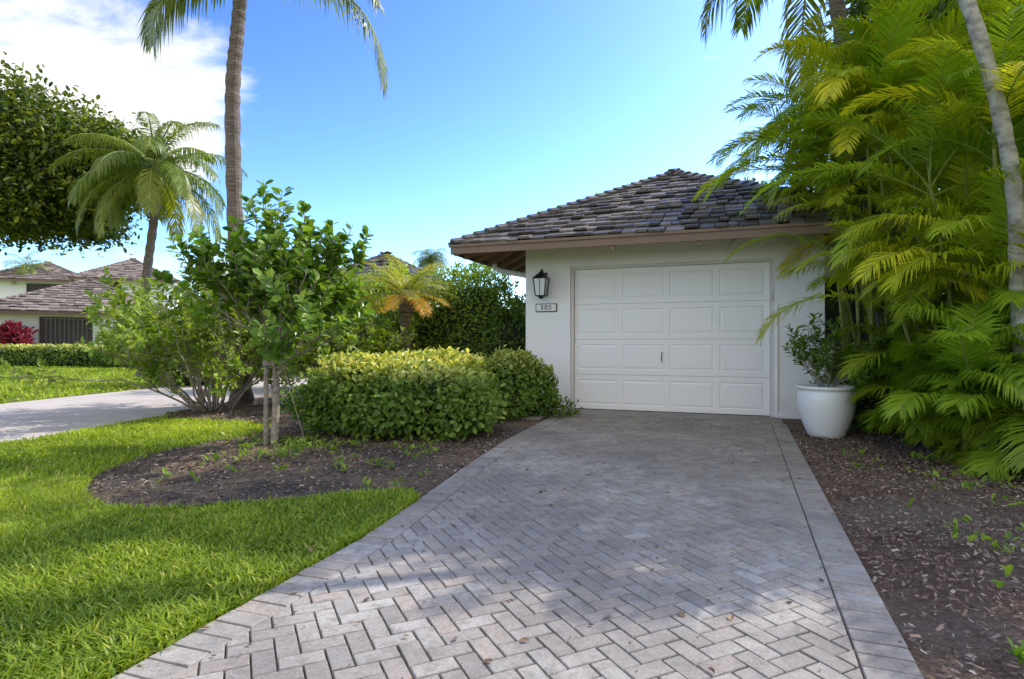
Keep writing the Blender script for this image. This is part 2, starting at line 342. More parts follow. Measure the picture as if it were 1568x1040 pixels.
for iy in range(-150,150):
    for ix in range(-150,150):
        k=(ix-iy)%4
        if k==0: rc=(ix*w+g,iy*w+g,(ix+2)*w-g,(iy+1)*w-g)
        elif k==3: rc=(ix*w+g,iy*w+g,(ix+1)*w-g,(iy+2)*w-g)
        else: continue
        P=[(rc[0],rc[1]),(rc[2],rc[1]),(rc[2],rc[3]),(rc[0],rc[3])]
        P=[((x-y)*c45+1.5,(x+y)*c45-5) for x,y in P]
        cx=sum(p[0] for p in P)/4; cy=sum(p[1] for p in P)/4
        if cx<-.4 or cx>3 or cy>-.2 or cy<-9.6: continue
        A,B=leftseg(cy); dx=B[0]-A[0];dy=B[1]-A[1];L=math.hypot(dx,dy); nx,ny=-dy/L,dx/L
        if nx<0: nx,ny=-nx,-ny
        P=clip(P,A[0]+nx*(bw+g),A[1]+ny*(bw+g),nx,ny)
        if P: P=clip(P,ARf(-4)-bw-g,-4,RN[0],RN[1])
        if P: P=clip(P,0,-.45-bw-g,0,-1)
        if P: brick(P)
y=-.45-bw; w=.0875
while y>-9.6:
    r1=ARf(y); r2=ARf(y-w)
    brick([(r2-bw+g,y-w+g),(r2-g,y-w+g),(r1-g,y-g),(r1-bw+g,y-g)]); y-=w
for i in range(len(LEFT)-1):
    A=np.array(LEFT[i]);B=np.array(LEFT[i+1]);
    if i==0: A=A+(B-A)*(bw/np.linalg.norm(B-A))
    L=np.linalg.norm(B-A); d=(B-A)/L; nn=np.array([-d[1],d[0]]); nn=nn if nn[0]>0 else -nn
    m=max(1,round(L/w)); s=L/m
    for j in range(m):
        if A[1]+d[1]*j*s<-9.6: break
        a=A+d*(j*s+g); b_=A+d*((j+1)*s-g); brick([tuple(a+nn*g),tuple(b_+nn*g),tuple(b_+nn*(bw-g)),tuple(a+nn*(bw-g))])
x=LEFT[0][0]
while x<AR-.05:
    x1=min(x+w,ARf(-.5)); brick([(x+g,-.45-bw+g),(x1-g,-.45-bw+g),(x1-g,-.45-g),(x+g,-.45-g)]); x+=w
drv=empty('driveway',(P0[0],P0[1],0),-TH)
G.obj('herringbone_pavers',M['paver'],drv)
G=Geo(); VV=[];
for a,b in LEFT: VV+=[[a+.01,b,-.002],[ARf(b)-.01,b,-.002]]
G.add(VV,[[2*i,2*i+1,2*i+3,2*i+2] for i in range(len(LEFT)-1)]); G.obj('joint_sand',M['sand'],drv)
boxobj('concrete_apron',M['conc'],drv,-.12,AR,-.448,.15,-.05,.012,bevel=.006)
pd=empty('stepping_pad',(P0[0],P0[1],0),-TH)
for i in range(3):
    for j in range(2): boxobj('slab',M['conc'],pd,-.92+i*.262,-.66+i*.262,-1.3+j*.4,-.905+j*.4,-.02,.035,bevel=.008)

# ---------------------------------------------------------------- buildings
def shakes(hw,ez,pz,expo,wmin,wmax,th,nfaces=4):
    G=Geo(); rise=pz-ez; S=math.hypot(hw,rise); cp=hw/S; sp=rise/S; n=int(S/expo)
    for f in range(nfaces):
        ca,sa=math.cos(f*math.pi/2),math.sin(f*math.pi/2)
        def tr(x,d,h):
            y=-hw+d*cp-h*sp; z=ez+d*sp+h*cp; return [x*ca-y*sa,x*sa+y*ca,z]
        for i in range(n+1):
            d0=i*expo-(.03 if i==0 else 0); 
            h0=hw*(1-max(d0,0)/S); x=-h0-random.uniform(0,wmax*.5)
            while x<h0:
                ww=random.uniform(wmin,wmax); xa,xb=x+.006,x+ww-.006; x+=ww
                j=random.gauss(0,.018); dd=d0+j; d1=min(dd+expo*1.5,S); h1=hw*(1-d1/S); t0=th*random.uniform(1.2,2.5)
                a0,b0=max(xa,-h0),min(xb,h0); a1,b1=max(xa,-h1),min(xb,h1)
                if b0-a0<.02: continue
                if b1<a1: a1=b1=(max(-h1,min(h1,(xa+xb)/2)))
                V=[tr(a0,dd,t0-th),tr(b0,dd,t0-th),tr(b1,d1,0),tr(a1,d1,0),tr(a0,dd,t0),tr(b0,dd,t0),tr(b1,d1,th*.4),tr(a1,d1,th*.4)]
                G.add(V,BQ,c=(random.random()**1.2,(random.random()<.12)*random.random(),0))
    for f in range(4):
        ca,sa=math.cos(f*math.pi/2),math.sin(f*math.pi/2); A=np.array([-hw,-hw,ez]);B=np.array([0,0,pz]); L=np.linalg.norm(B-A); d=(B-A)/L
        s=nrm(np.cross(d,[0,0,1])); u=np.cross(s,d); m=int(L/(expo*.95))
        for j in range(m+1):
            o=A+d*j*L/(m+1); e=o+d*expo*1.6; wd=.12*random.uniform(.85,1.1); hh=th*2.2; dr=.055
            V=[o-s*wd+u*(hh-dr),o+u*hh,e+u*hh*.5,e-s*wd+u*(hh*.5-dr), o-s*wd+u*(hh-dr+th),o+u*(hh+th),e+u*(hh*.5+th*.5),e-s*wd+u*(hh*.5-dr+th*.5)]
            V2=[o+u*hh,o+s*wd+u*(hh-dr),e+s*wd+u*(hh*.5-dr),e+u*hh*.5,o+u*(hh+th),o+s*wd+u*(hh-dr+th),e+s*wd+u*(hh*.5-dr+th*.5),e+u*(hh*.5+th*.5)]
            for K in (V,V2):
                K=np.array(K); K=np.stack([K[:,0]*ca-K[:,1]*sa,K[:,0]*sa+K[:,1]*ca,K[:,2]],1); G.add(K,BQ,c=(random.random()*.8,0,0))
    box(G,-.10,.10,-.10,.10,pz-.03,pz+.085,c=(.2,0,0))
    return G
def pyramid_faces(G,hw,ez,pz,cx=0,cy=0,down=False):
    V=[[cx-hw,cy-hw,ez],[cx+hw,cy-hw,ez],[cx+hw,cy+hw,ez],[cx-hw,cy+hw,ez],[cx,cy,pz]]
    G.add(V,t=[[0,1,4],[1,2,4],[2,3,4],[3,0,4]])
gar=empty('garage_house',(P0[0],P0[1],0),-TH)
XL,XR,YB,WT=-.763,3.40,4.18,2.80
hc=((XL+XR)/2,2.09)
HW=2.93; EZ=2.46; PZ=4.0
slope=(PZ-EZ)/HW
wt=EZ-.05+ .84*slope-.03
boxobj('wall_front_left',M['gstucco'],gar,XL,-.05,0,.2,0,wt)
boxobj('wall_front_right',M['gstucco'],gar,2.79,XR,0,.2,0,wt)
boxobj('wall_front_header',M['gstucco'],gar,-.05,2.79,0,.2,2.17,wt)
boxobj('wall_left',M['gstucco'],gar,XL,XL+.2,.2,YB,0,wt)
boxobj('wall_right',M['gstucco'],gar,XR-.2,XR,.2,YB,0,wt)
boxobj('wall_back',M['gstucco'],gar,XL+.2,XR-.2,YB-.2,YB,0,wt)
boxobj('door_frame_left',M['frame'],gar,-.048,-.003,.03,.16,0,2.168)
boxobj('door_frame_right',M['frame'],gar,2.743,2.788,.03,.16,0,2.168)
boxobj('door_frame_top',M['frame'],gar,-.003,2.743,.03,.16,2.135,2.168)
G=Geo(); yd=.09; DW,DH=2.74,2.125; sh=DH/4
def ringq(r0,y0,r1,y1):
    V=[[r0[0],y0,r0[2]],[r0[1],y0,r0[2]],[r0[1],y0,r0[3]],[r0[0],y0,r0[3]],[r1[0],y1,r1[2]],[r1[1],y1,r1[2]],[r1[1],y1,r1[3]],[r1[0],y1,r1[3]]]
    G.add(V,[[0,1,5,4],[1,2,6,5],[2,3,7,6],[3,0,4,7]])
for r in range(4):
    z0=.012+r*sh+.003; z1=.012+(r+1)*sh-.004
    for cI in range(4):
        x0=cI*DW/4; x1=(cI+1)*DW/4
        r0=(x0,x1,z0,z1); e0=.035+(.03 if cI==0 else 0); e1=.035+(.03 if cI==3 else 0)
        r1=(x0+e0,x1-e1,z0+.075,z1-.075); r2=(r1[0]+.012,r1[1]-.012,r1[2]+.012,r1[3]-.012); r3=(r2[0]+.028,r2[1]-.028,r2[2]+.028,r2[3]-.028)
        ringq(r0,yd,r1,yd); ringq(r1,yd,r2,yd+.010); ringq(r2,yd+.010,r3,yd+.001)
        G.add([[r3[0],yd+.001,r3[2]],[r3[1],yd+.001,r3[2]],[r3[1],yd+.001,r3[3]],[r3[0],yd+.001,r3[3]]],[[0,1,2,3]])
    G.add([[0,yd,z1],[DW,yd,z1],[DW,yd+.02,z1+.001],[0,yd+.02,z1+.001]],[[0,1,2,3]])
    G.add([[0,yd,z0],[DW,yd,z0],[DW,yd+.02,z0-.001],[0,yd+.02,z0-.001]],[[0,1,2,3]])
box(G,0,DW,yd+.02,yd+.05,.012,DH)
G.obj('garage_door',M['door'],gar)
boxobj('door_bottom_seal',M['metal_dark'],gar,0,DW,yd-.004,yd+.02,.0125,.022)
G=Geo(); tube(G,[[1.30,yd,.74],[1.30,yd-.035,.76],[1.30,yd-.035,.86],[1.30,yd,.88]],.006,8); G.obj('door_handle',M['metal_dark'],gar)
boxobj('door_lock_plate',M['frame'],gar,2.735,2.775,.005,.029,1.60,1.74)
G=Geo(); tube(G,[[2.83,-.012,1.55],[2.83,-.012,.1]],.011,8); G.obj('conduit',M['white'],gar)
rf=shakes(HW,EZ,PZ,.205,.11,.26,.032).obj('roof_shakes',M['shake'],gar); rf.location=(hc[0],hc[1],0)
G=Geo(); pyramid_faces(G,HW-.02,EZ-.012,PZ-.012,*hc); G.obj('roof_deck',M['trim'],gar)
G=Geo(); pyramid_faces(G,HW-.02,EZ-.07,PZ-.07,*hc); G.obj('soffit_boards',M['soffit'],gar)
G=Geo(); h=HW; x0,x1,y0,y1=hc[0]-h,hc[0]+h,hc[1]-h,hc[1]+h
for (za,zb,o) in ((EZ-.135,EZ-.025,0),(EZ-.035,EZ+.002,.022)):
    box(G,x0-o,x1+o,y0-.028-o,y0-o,za,zb); box(G,x0-o,x1+o,y1+o,y1+.028+o,za,zb); box(G,x0-.028-o,x0-o,y0-.028-o,y1+.028+o,za+.001,zb-.001); box(G,x1+o,x1+.028+o,y0-.028-o,y1+.028+o,za+.001,zb-.001)
G.obj('fascia',M['trim'],gar)
G=Geo()
def rafter(xa,ya,xb,yb,w=.03):
    d=np.array([xb-xa,yb-ya,0]); L=np.linalg.norm(d); 
    def zz(x,y): return EZ-.075+slope*(HW-max(abs(x-hc[0]),abs(y-hc[1])))
    s=np.array([-d[1],d[0],0])/L*w; A=np.array([xa,ya,zz(xa,ya)]);B=np.array([xb,yb,zz(xb,yb)]); dn=np.array([0,0,-.10])
    G.add([A-s+dn,A+s+dn,B+s+dn,B-s+dn,A-s,A+s,B+s,B-s],BQ)
for i in range(12):
    t=.35+i*.475
    rafter(x0+.03,y0+t,x0+.9,y0+t)
rafter(x0+.03,y0+.03,x0+.85,y0+.85,.045)
G.obj('rafters',M['soffit'],gar)
G=Geo()
for a in (.75,1.85): box(G,a-.03,a+.03,y0+.002,y0+.06,EZ-.19,EZ-.12)
G.obj('brackets',M['trim'],gar)
G=Geo(); tube(G,curve_pts([[XL-.75,.55,2.36],[XL-.70,.6,2.26],[XL-.3,.7,2.17],[XL-.04,.75,2.12]],12),.045,10); tube(G,[[XL-.05,.75,2.15],[XL-.05,.75,.05]],.04,10); G.obj('downspout',M['white'],gar)
boxobj('wing_wall_low',M['stucco'],gar,3.405,8.5,2.2,2.4,0,.98)
boxobj('wing_wall_top',M['stucco'],gar,3.405,8.5,2.2,2.4,2.1,2.75)
boxobj('wing_wall_side',M['stucco'],gar,5.2,8.5,2.2,2.4,.98,2.1)
boxobj('wing_window',M['window'],gar,3.405,5.2,2.32,2.36,.98,2.1)
boxobj('wing_sill',M['white'],gar,3.405,5.25,2.12,2.34,.96,1.02)
for i in range(4): boxobj('mullion',M['metal_dark'],gar,3.43+i*.58,3.47+i*.58,2.27,2.31,1.02,2.1)
G=Geo(); V=[[2.9,1.5,2.55],[9,1.5,2.55],[9,4.2,3.7],[2.9,4.2,3.7],[2.9,1.5,2.67],[9,1.5,2.67],[9,4.2,3.82],[2.9,4.2,3.82]]; G.add(V,BQ); G.obj('wing_roof',M['shake'],gar)

lan=empty('wall_lantern',(*W2(-.465,-.15),1.76),-TH)
G=Geo()
box(G,-.055,.055,.135,.15,-.02,.34)
tube(G,curve_pts([[0,.14,.30],[0,.06,.38],[0,0,.36],[0,0,.30]],14),.009,8)
def frust(G,r0,z0,r1,z1): 
    V=[[-r0,-r0,z0],[r0,-r0,z0],[r0,r0,z0],[-r0,r0,z0],[-r1,-r1,z1],[r1,-r1,z1],[r1,r1,z1],[-r1,r1,z1]]; G.add(V,BQ)
frust(G,.115,.235,.10,.25); frust(G,.10,.25,.035,.315); frust(G,.035,.315,.012,.35)
frust(G,.06,-.035,.078,-.02); frust(G,.02,-.07,.04,-.035)
for sx in (-1,1):
    for sy in (-1,1): tube(G,[[sx*.072,sy*.072,-.02],[sx*.098,sy*.098,.24]],.008,4)
for sx in (-1,1):
    tube(G,[[0,sx*.074,-.02],[0,sx*.1,.24]],.004,4); tube(G,[[sx*.074,0,-.02],[sx*.1,0,.24]],.004,4)
G.obj('frame',M['metal_dark'],lan)
G=Geo(); frust(G,.066,-.018,.092,.234); G.obj('glass',M['glass'],lan)
sg=empty('house_number_sign',(*W2(-.425,-.012),1.56),-TH)
boxobj('plate_border',M['metal_dark'],sg,-.17,.17,-.008,.01,-.065,.065,bevel=.006)
boxobj('plate',M['white'],sg,-.158,.158,-.014,-.004,-.053,.053,bevel=.004)
tx=bpy.data.curves.new('digits','FONT'); tx.body='305'; tx.size=.105; tx.extrude=.003; tx.align_x='CENTER'; tx.align_y='CENTER'; tx.space_character=1.25
to=bpy.data.objects.new('digits',tx); COL.objects.link(to); to.parent=sg; to.rotation_euler=(R(90),0,0); to.location=(0,-.018,0); tx.materials.append(M['ink'])

def far_house(name,x,y,rot,hw,ez,pz,storeys=1,opening=None,mat='shake2'):
    e=empty(name,(x,y,0),rot); w=hw-.75
    boxobj('walls',M['stucco'],e,-w,w,-w,w,0,ez+.2)
    o=shakes(hw,ez,pz,.32,.2,.45,.04).obj('roof',M[mat],e)
    G=Geo(); pyramid_faces(G,hw-.02,ez-.02,pz-.02); G.obj('roof_deck',M['trim'],e)
    G=Geo(); box(G,-hw,hw,-hw-.03,-hw,ez-.16,ez); box(G,-hw,hw,hw,hw+.03,ez-.16,ez); box(G,-hw-.03,-hw,-hw,hw,ez-.16,ez); box(G,hw,hw+.03,-hw,hw,ez-.16,ez); G.obj('fascia',M['trim'],e)
    boxobj('soffit',M['white'],e,-hw+.01,hw-.01,-hw+.01,hw-.01,ez-.09,ez-.05)
    for k,(a,b,z0,z1) in enumerate(opening or []):
        boxobj('window_recess',M['window'],e,a,b,-w-.012,-w+.05,z0,z1)
        G=Geo(); n=max(4,int((b-a)/.16)); st=(b-a)/n
        for i in range(n): box(G,a+i*st+.02,a+(i+1)*st-.02,-w-.05,-w-.013,z0+.03,z1-.03)
        box(G,a-.06,a,-w-.06,-w,z0-.06,z1+.06); box(G,b,b+.06,-w-.06,-w,z0-.06,z1+.06); box(G,a,b,-w-.06,-w-.002,z1,z1+.06)
        G.obj('slatted_shutter',M['slat'],e)
    return e
far_house('neighbour_house',-22.3,31,R(30),4.0,2.45,4.3,1,[(-1.5,.4,.2,2.15)])
far_house('neighbour_house',-29.0,45,R(24),3.3,5.55,7.35,2,[(-1.6,-.4,4.2,5.3)])
far_house('neighbour_house',-35.5,45,R(24),3.5,5.5,7.1,2,[(-.5,1.6,4.1,5.2)])
far_house('neighbour_house',-33.5,52,R(24),4.4,6.0,8.0,2,[])
far_house('neighbour_house',-4.6,21.5,-R(18),2.6,2.75,4.2,1,[],'shake')

# ---------------------------------------------------------------- vegetation
def coconut(name,trunk,rad,nf,L,seed,leaf='coco',yel=.15,ll=.5,nl=55,hang=.9,bark='palmbark',extra=(),elmin=-27,dr=75,oldy=.3):
    global rng; rng=np.random.default_rng(seed); random.seed(seed)
    e=empty(name,(0,0,0)); G=Geo(); pts=curve_pts(trunk,90); s=np.linspace(0,1,90)
    rr=np.interp(s,[0,.08,1],[rad*1.6,rad*1.05,rad*.8])*(1+.05*np.sign(np.sin(s*90*1.4)))
    tube(G,pts,rr,14); G.obj('trunk',M[bark],e,smooth=False)
    GL=Geo(); GR=Geo(); top=np.array(trunk[-1])
    for i in range(nf):
        u=i/(nf-1); az=i*2.399+rng.normal()*.2; el=R(78)-R(78-elmin)*u**.9
        old=max(0,(u-.7)/.3)
        frond(GL,GR,top+np.array([math.cos(az),math.sin(az),0])*.06,az,el,L*rng.uniform(.85,1.1),R(dr)+R(25)*(1-u),nl,ll,.030*L/2.5,hang,.15,.5,(.5,yel*rng.uniform(.3,1.6)+oldy*old),.028*L/2.5)
    for (az,el,LL,dd) in extra:
        frond(GL,GR,top,R(az),R(el),LL,R(dd),int(nl*1.2),ll,.034,hang,.15,.5,(.5,yel),.032,pw=1.1)
    GL.obj('fronds',M[leaf],e); GR.obj('frond_stems',M['stem'],e)
    G=Geo(); lathe(G,[(.01,.25),(rad*.8,.12),(rad*1.2,-.05),(rad,-.3)],12,top); G.obj('crownshaft',M[bark],e)
    return e
coconut('coconut_palm',[(-11.3,18,0),(-11.25,18,2.5),(-10.95,18,5.0),(-10.95,18,6.35)],.13,30,2.75,11,yel=.12,ll=.6,nl=80)
coconut('coconut_palm',[(-4.55,9.9,0),(-4.6,9.8,2.5),(-4.66,9.8,5.0),(-4.58,9.8,6.2),(-4.5,9.8,7.1)],.125,16,3.0,5,yel=.25,ll=.6,nl=90,hang=1.0,elmin=42,dr=45,oldy=.1,
  extra=[(-6,14,3.6,110),(184,14,2.2,112),(-14,30,3.0,100)])
coconut('coconut_palm',[(-35.5,43,0),(-35.6,43,6.6)],.15,18,1.8,8,nl=30)
coconut('coconut_palm',[(4.6,7.2,0),(4.2,6.9,2.5),(3.75,6.6,4.2),(3.4,6.5,5.9)],.09,12,2.0,21,yel=.05,ll=.45,nl=70,hang=.9)
coconut('pale_trunk_palm',[(4.3,4.9,0),(4.05,4.7,1.4),(3.86,4.55,2.4),(3.50,4.5,3.6),(3.2,4.8,5.0),(3.1,5.0,6.8)],.055,12,1.7,25,yel=.1,ll=.45,nl=60,bark='palebark',elmin=0)
coconut('yellow_palm',[(-1.85,10.3,0),(-1.85,10.3,1.85)],.12,32,.95,31,leaf='orange',yel=.15,ll=.28,nl=44,hang=.3,elmin=-5,dr=45,oldy=1.)
coconut('distant_palm',[(-4.6,34,0),(-4.7,34,5.9)],.15,24,1.1,33,leaf='darkleaf',ll=.6,nl=40,yel=0)

def areca(name,cx,cy,nst,hmin,hmax,spread,L,seed,yel=.2,nfr=7,azc=None):
    global rng; rng=np.random.default_rng(seed)
    e=empty(name); GC=Geo();GL=Geo();GR=Geo()
    for i in range(nst):
        an=rng.uniform(0,6.283); r=spread*math.sqrt(rng.random()); h=rng.uniform(hmin,hmax); lean=r*.6+.1
        b=np.array([cx+r*math.cos(an),cy+r*math.sin(an),0]); tp=b+np.array([math.cos(an)*lean*h*.35,math.sin(an)*lean*h*.35,h])
        tube(GC,curve_pts([b,(b*.5+tp*.5)-np.array([math.cos(an),math.sin(an),0])*.05,tp],14),np.linspace(.024,.016,14),7)
        a0=rng.uniform(0,6.28); yb=yel*rng.uniform(.0,1.8)**1.5; Lf=L*(.62+.38*min(1,max(0,(h-.3)/2)))
        for j in range(nfr):
            az=a0+j*2.4+rng.normal()*.25; u=j/(nfr-1); el=R(84)-R(60)*u+rng.normal()*.08
            frond(GL,GR,tp+np.array([0,0,-.15*u]),az,el,Lf*rng.uniform(.75,1.15)*(.85+.15*u),R(70)+R(30)*rng.random(),60,.38,.017,.35+.3*rng.random(),.4,.75,(.25+.7*rng.random(),min(1,yb*(.3+rng.random()))),.009,pw=1.6,skew=rng.normal()*.3)
    GC.obj('canes',M['cane'],e,True); GL.obj('fronds',M['areca'],e); GR.obj('frond_stems',M['stem'],e)
areca('areca_palm',4.72,5.45,28,.2,3.1,.75,1.6,41,.3,nfr=8)
areca('areca_palm',5.0,6.7,25,.9,4.6,.85,1.75,42,.4,nfr=8)
areca('areca_palm',6.2,6.6,13,.5,4.9,.9,1.8,43,.25)
areca('areca_palm',4.2,4.85,17,.05,.9,.42,1.3,44,.15,nfr=9)
areca('areca_palm',4.35,5.85,12,.1,1.0,.35,1.2,46,.15,nfr=8)
areca('areca_palm',4.3,6.9,16,2.1,3.8,.4,1.6,45,.7,nfr=8)

def shell_shrub(name,c,rad,n,size,mat,seed,lumpy=.18,yel_top=.0,shell=.25,box_p=2.4,aspect=.5,ymean=.0,core=.82):
    global rng; rng=np.random.default_rng(seed); e=empty(name)
    D=rdir(n); D[:,2]=np.where(D[:,2]<-.75,-D[:,2],D[:,2])
    a=np.abs(D); s=(a**box_p).sum(1)**(-1/box_p)
    lm=1+lumpy*lump(D,seed,4,8)*1.6+lumpy*.5*lump(D,seed+1,11,8)
    rr=s*lm*(1-shell*rng.random(n)**2.2+.12*rng.random(n)**2.5)
    P=np.asarray(c)+D*rr[:,None]*np.asarray(rad)
    k=P[:,2]>.03; P=P[k];D=D[k]; n=len(P)
    out=nrm(D/np.asarray(rad)); dr=nrm(rdir(n)*.8+out*.5+np.array([0,0,.25])); nn=nrm(out+rdir(n)*.6+np.array([0,0,.4]))
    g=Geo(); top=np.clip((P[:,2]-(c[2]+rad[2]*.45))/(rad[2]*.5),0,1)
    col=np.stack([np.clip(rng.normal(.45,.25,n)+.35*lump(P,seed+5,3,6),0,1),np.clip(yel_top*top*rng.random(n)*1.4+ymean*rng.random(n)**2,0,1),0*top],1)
    leaves(g,P,dr,nn,size*rng.uniform(.65,1.25,n),aspect,.12,.15,col); g.obj('leaves',M[mat],e)
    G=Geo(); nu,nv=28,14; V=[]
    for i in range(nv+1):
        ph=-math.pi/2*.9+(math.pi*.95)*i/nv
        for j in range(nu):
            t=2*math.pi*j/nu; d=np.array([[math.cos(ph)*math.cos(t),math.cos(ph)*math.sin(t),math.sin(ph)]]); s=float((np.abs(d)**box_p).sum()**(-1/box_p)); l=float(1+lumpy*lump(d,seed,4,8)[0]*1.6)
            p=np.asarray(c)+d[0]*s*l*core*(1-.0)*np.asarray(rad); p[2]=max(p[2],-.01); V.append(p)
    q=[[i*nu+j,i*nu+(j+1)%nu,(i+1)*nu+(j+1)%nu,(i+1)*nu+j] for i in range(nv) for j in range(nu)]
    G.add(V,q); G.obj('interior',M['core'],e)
    G=Geo()
    for i in range(14):
        t=rng.uniform(0,6.28); b=np.array([c[0]+rad[0]*.3*math.cos(t),c[1]+rad[1]*.3*math.sin(t),0]); tp=np.asarray(c)+np.array([math.cos(t)*rad[0]*.8,math.sin(t)*rad[1]*.8,rad[2]*.2])
        tube(G,[b,(b+tp)/2+[0,0,.05],tp],[.012,.009,.004],5)
    G.obj('stems',M['bark'],e)
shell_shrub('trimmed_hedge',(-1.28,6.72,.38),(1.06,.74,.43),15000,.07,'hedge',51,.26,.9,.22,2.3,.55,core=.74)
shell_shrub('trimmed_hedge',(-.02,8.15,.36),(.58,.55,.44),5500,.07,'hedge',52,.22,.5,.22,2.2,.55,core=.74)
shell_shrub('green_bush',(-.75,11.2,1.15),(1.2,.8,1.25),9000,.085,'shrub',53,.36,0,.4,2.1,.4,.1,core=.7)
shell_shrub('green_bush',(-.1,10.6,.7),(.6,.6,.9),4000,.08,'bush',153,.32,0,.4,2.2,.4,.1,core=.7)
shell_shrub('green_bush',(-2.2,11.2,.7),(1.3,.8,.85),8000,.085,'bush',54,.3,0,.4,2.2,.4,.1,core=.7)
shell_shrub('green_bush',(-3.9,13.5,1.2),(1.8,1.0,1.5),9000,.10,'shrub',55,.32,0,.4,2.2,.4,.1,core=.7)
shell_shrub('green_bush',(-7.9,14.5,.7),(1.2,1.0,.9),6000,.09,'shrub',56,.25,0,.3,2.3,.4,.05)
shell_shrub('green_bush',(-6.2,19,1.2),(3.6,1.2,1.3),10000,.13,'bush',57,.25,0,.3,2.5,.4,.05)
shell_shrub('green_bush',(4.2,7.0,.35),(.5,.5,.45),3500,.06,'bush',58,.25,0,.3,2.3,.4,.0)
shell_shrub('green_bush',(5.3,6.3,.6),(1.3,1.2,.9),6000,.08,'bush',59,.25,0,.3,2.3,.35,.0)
shell_shrub('low_hedge',(-20,25.5,.35),(4.5,.7,.5),9000,.12,'hedge',60,.12,.8,.25,3,.5)
shell_shrub('low_hedge',(-14.5,24.5,.4),(2.6,.8,.6),6000,.12,'bush',61,.15,.0,.25,3,.5)
shell_shrub('red_ti_plant',(-22.3,26.3,.8),(.55,.5,.9),1500,.3,'red',62,.2,.0,.4,2.2,.25,core=.5)
shell_shrub('ground_creeper',(.35,8.15,.1),(.5,.35,.16),900,.06,'bush',63,.2,0,.4,2.2,.5,core=.5)

def clump_tree(name,base,top,ell,ncl,nper,size,mat,seed,cr=.6,trad=.3,ymean=.15,aspect=.5,limb=.25):
    global rng; rng=np.random.default_rng(seed); e=empty(name); g=Geo(); G=Geo()
    base=np.asarray(base,float);top=np.asarray(top,float)
    tube(G,curve_pts([base,(base+top)/2+[.1,0,0],top],12),np.linspace(trad,trad*.5,12),10)
    for (c,rad) in ell:
        c=np.asarray(c,float);rad=np.asarray(rad,float)
        D=rdir(ncl); D[:,2]=np.where(D[:,2]<-.6,-D[:,2],D[:,2]); rr=(.35+.65*rng.random(ncl)**.6)*(1+.25*lump(D,seed,3,7)*2)
        C=c+D*rr[:,None]*rad
        for i in range(0,ncl,max(1,ncl//16)):
            m=(top+C[i])/2+[0,0,.15*rad[2]]; tube(G,curve_pts([top,m,C[i]],8),np.linspace(trad*limb,trad*.04,8),6)
        k=ncl*nper; ci=np.repeat(np.arange(ncl),nper); off=rng.normal(size=(k,3))*cr*.5*np.array([1,1,.6]); P=C[ci]+off
        br=rng.normal(.4,.15,ncl)[ci]+rng.normal(size=k)*.15+off[:,2]/cr*.25
        yy=np.clip(rng.random(ncl)[ci]**2*ymean*2.5*rng.random(k),0,1)
        leaves(g,P,nrm(rdir(k)+[0,0,.1]),nrm(rdir(k)*.8+[0,0,1]),size*rng.uniform(.6,1.3,k),aspect,.1,.15,np.stack([np.clip(br,0,1),yy,0*br],1))
    g.obj('foliage',M[mat],e); G.obj('trunk_and_limbs',M['bark'],e,True)
clump_tree('broadleaf_tree',(-21.5,20,0),(-20.5,20,5),[((-18.4,20,7.2),(4.8,3,2.4)),((-15.1,20,6.6),(2.9,2,1.6)),((-16.4,20,5.3),(2.8,2,1.0))],230,100,.20,'deepleaf',71,.85,.35,.7,limb=.3)
clump_tree('broadleaf_tree',(11,27,0),(10.5,27,4),[((10.4,27,5.8),(3.4,3,2.2))],130,60,.27,'darkleaf',72,.9,.3,.3)
clump_tree('broadleaf_tree',(9.8,13,0),(9.8,13,3.5),[((9.6,13,5.2),(2.8,2.2,2.8))],180,70,.16,'darkleaf',73,.7,.25,.3)
clump_tree('broadleaf_tree',(7.9,9.2,0),(7.9,9.2,4),[((7.7,9.15,6.2),(1.9,2.9,3.1))],430,80,.20,'darkleaf',74,.7,.16,.3)
clump_tree('tree_line',(-1,60,0),(-1,60,3),[((x,60,2.4),(6,3,3.0)) for x in (-46,-34,-22,-10,2,14)],50,50,.55,'darkleaf',75,1.5,.3,.2)

def grow(G,tw,p,d,L,r,depth,spread,up):
    n=6; pts=[p]; q=np.array(p,float); dd=np.array(d,float)
    for i in range(n):
        dd=nrm(dd+rng.normal(size=3)*.12+np.array([0,0,up])*.12); q=q+dd*L/n; pts.append(q.copy())
    pts=np.array(pts); tube(G,pts,np.linspace(r,r*.6,n+1),6)
    if depth<=1: tw.append(pts)
    if depth>0:
        k=rng.integers(2,4)
        for j in range(k):
            t=rng.uniform(.45,1.) if j else 1.; b=pts[min(n,int(t*n))]
            ndv=nrm(dd+rdir(1)[0]*spread+np.array([0,0,.12])); grow(G,tw,b,ndv,L*rng.uniform(.6,.85),r*.6,depth-1,spread,up)
def twig_leaves(g,tw,per,size,aspect,yel,spread=.03,obov=1.):
    P=[];D=[];Nn=[]
    for pts in tw:
        T=nrm(pts[-1]-pts[0])
        t=rng.random(per)**.75; ii=np.clip((t*(len(pts)-1)).astype(int),0,len(pts)-2); f=(t*(len(pts)-1)-ii)[:,None]
        p=pts[ii]*(1-f)+pts[ii+1]*f; o=rdir(per); o=nrm(o-T*(o@T)[:,None]); P.append(p+o*spread*rng.random((per,1))); D.append(nrm(o+T*.7+np.array([0,0,.1]))); Nn.append(nrm(T+np.array([0,0,.7])+rdir(per)*.5))
    P=np.concatenate(P);D=np.concatenate(D);Nn=np.concatenate(Nn);k=len(P)
    c=np.stack([np.clip(rng.normal(.45,.28,k),0,1),np.clip(yel*rng.random(k)**3,0,1),0*rng.random(k)],1)
    leaves(g,P,D,Nn,size*rng.uniform(.65,1.2,k),aspect,.1,.12,c,obov)
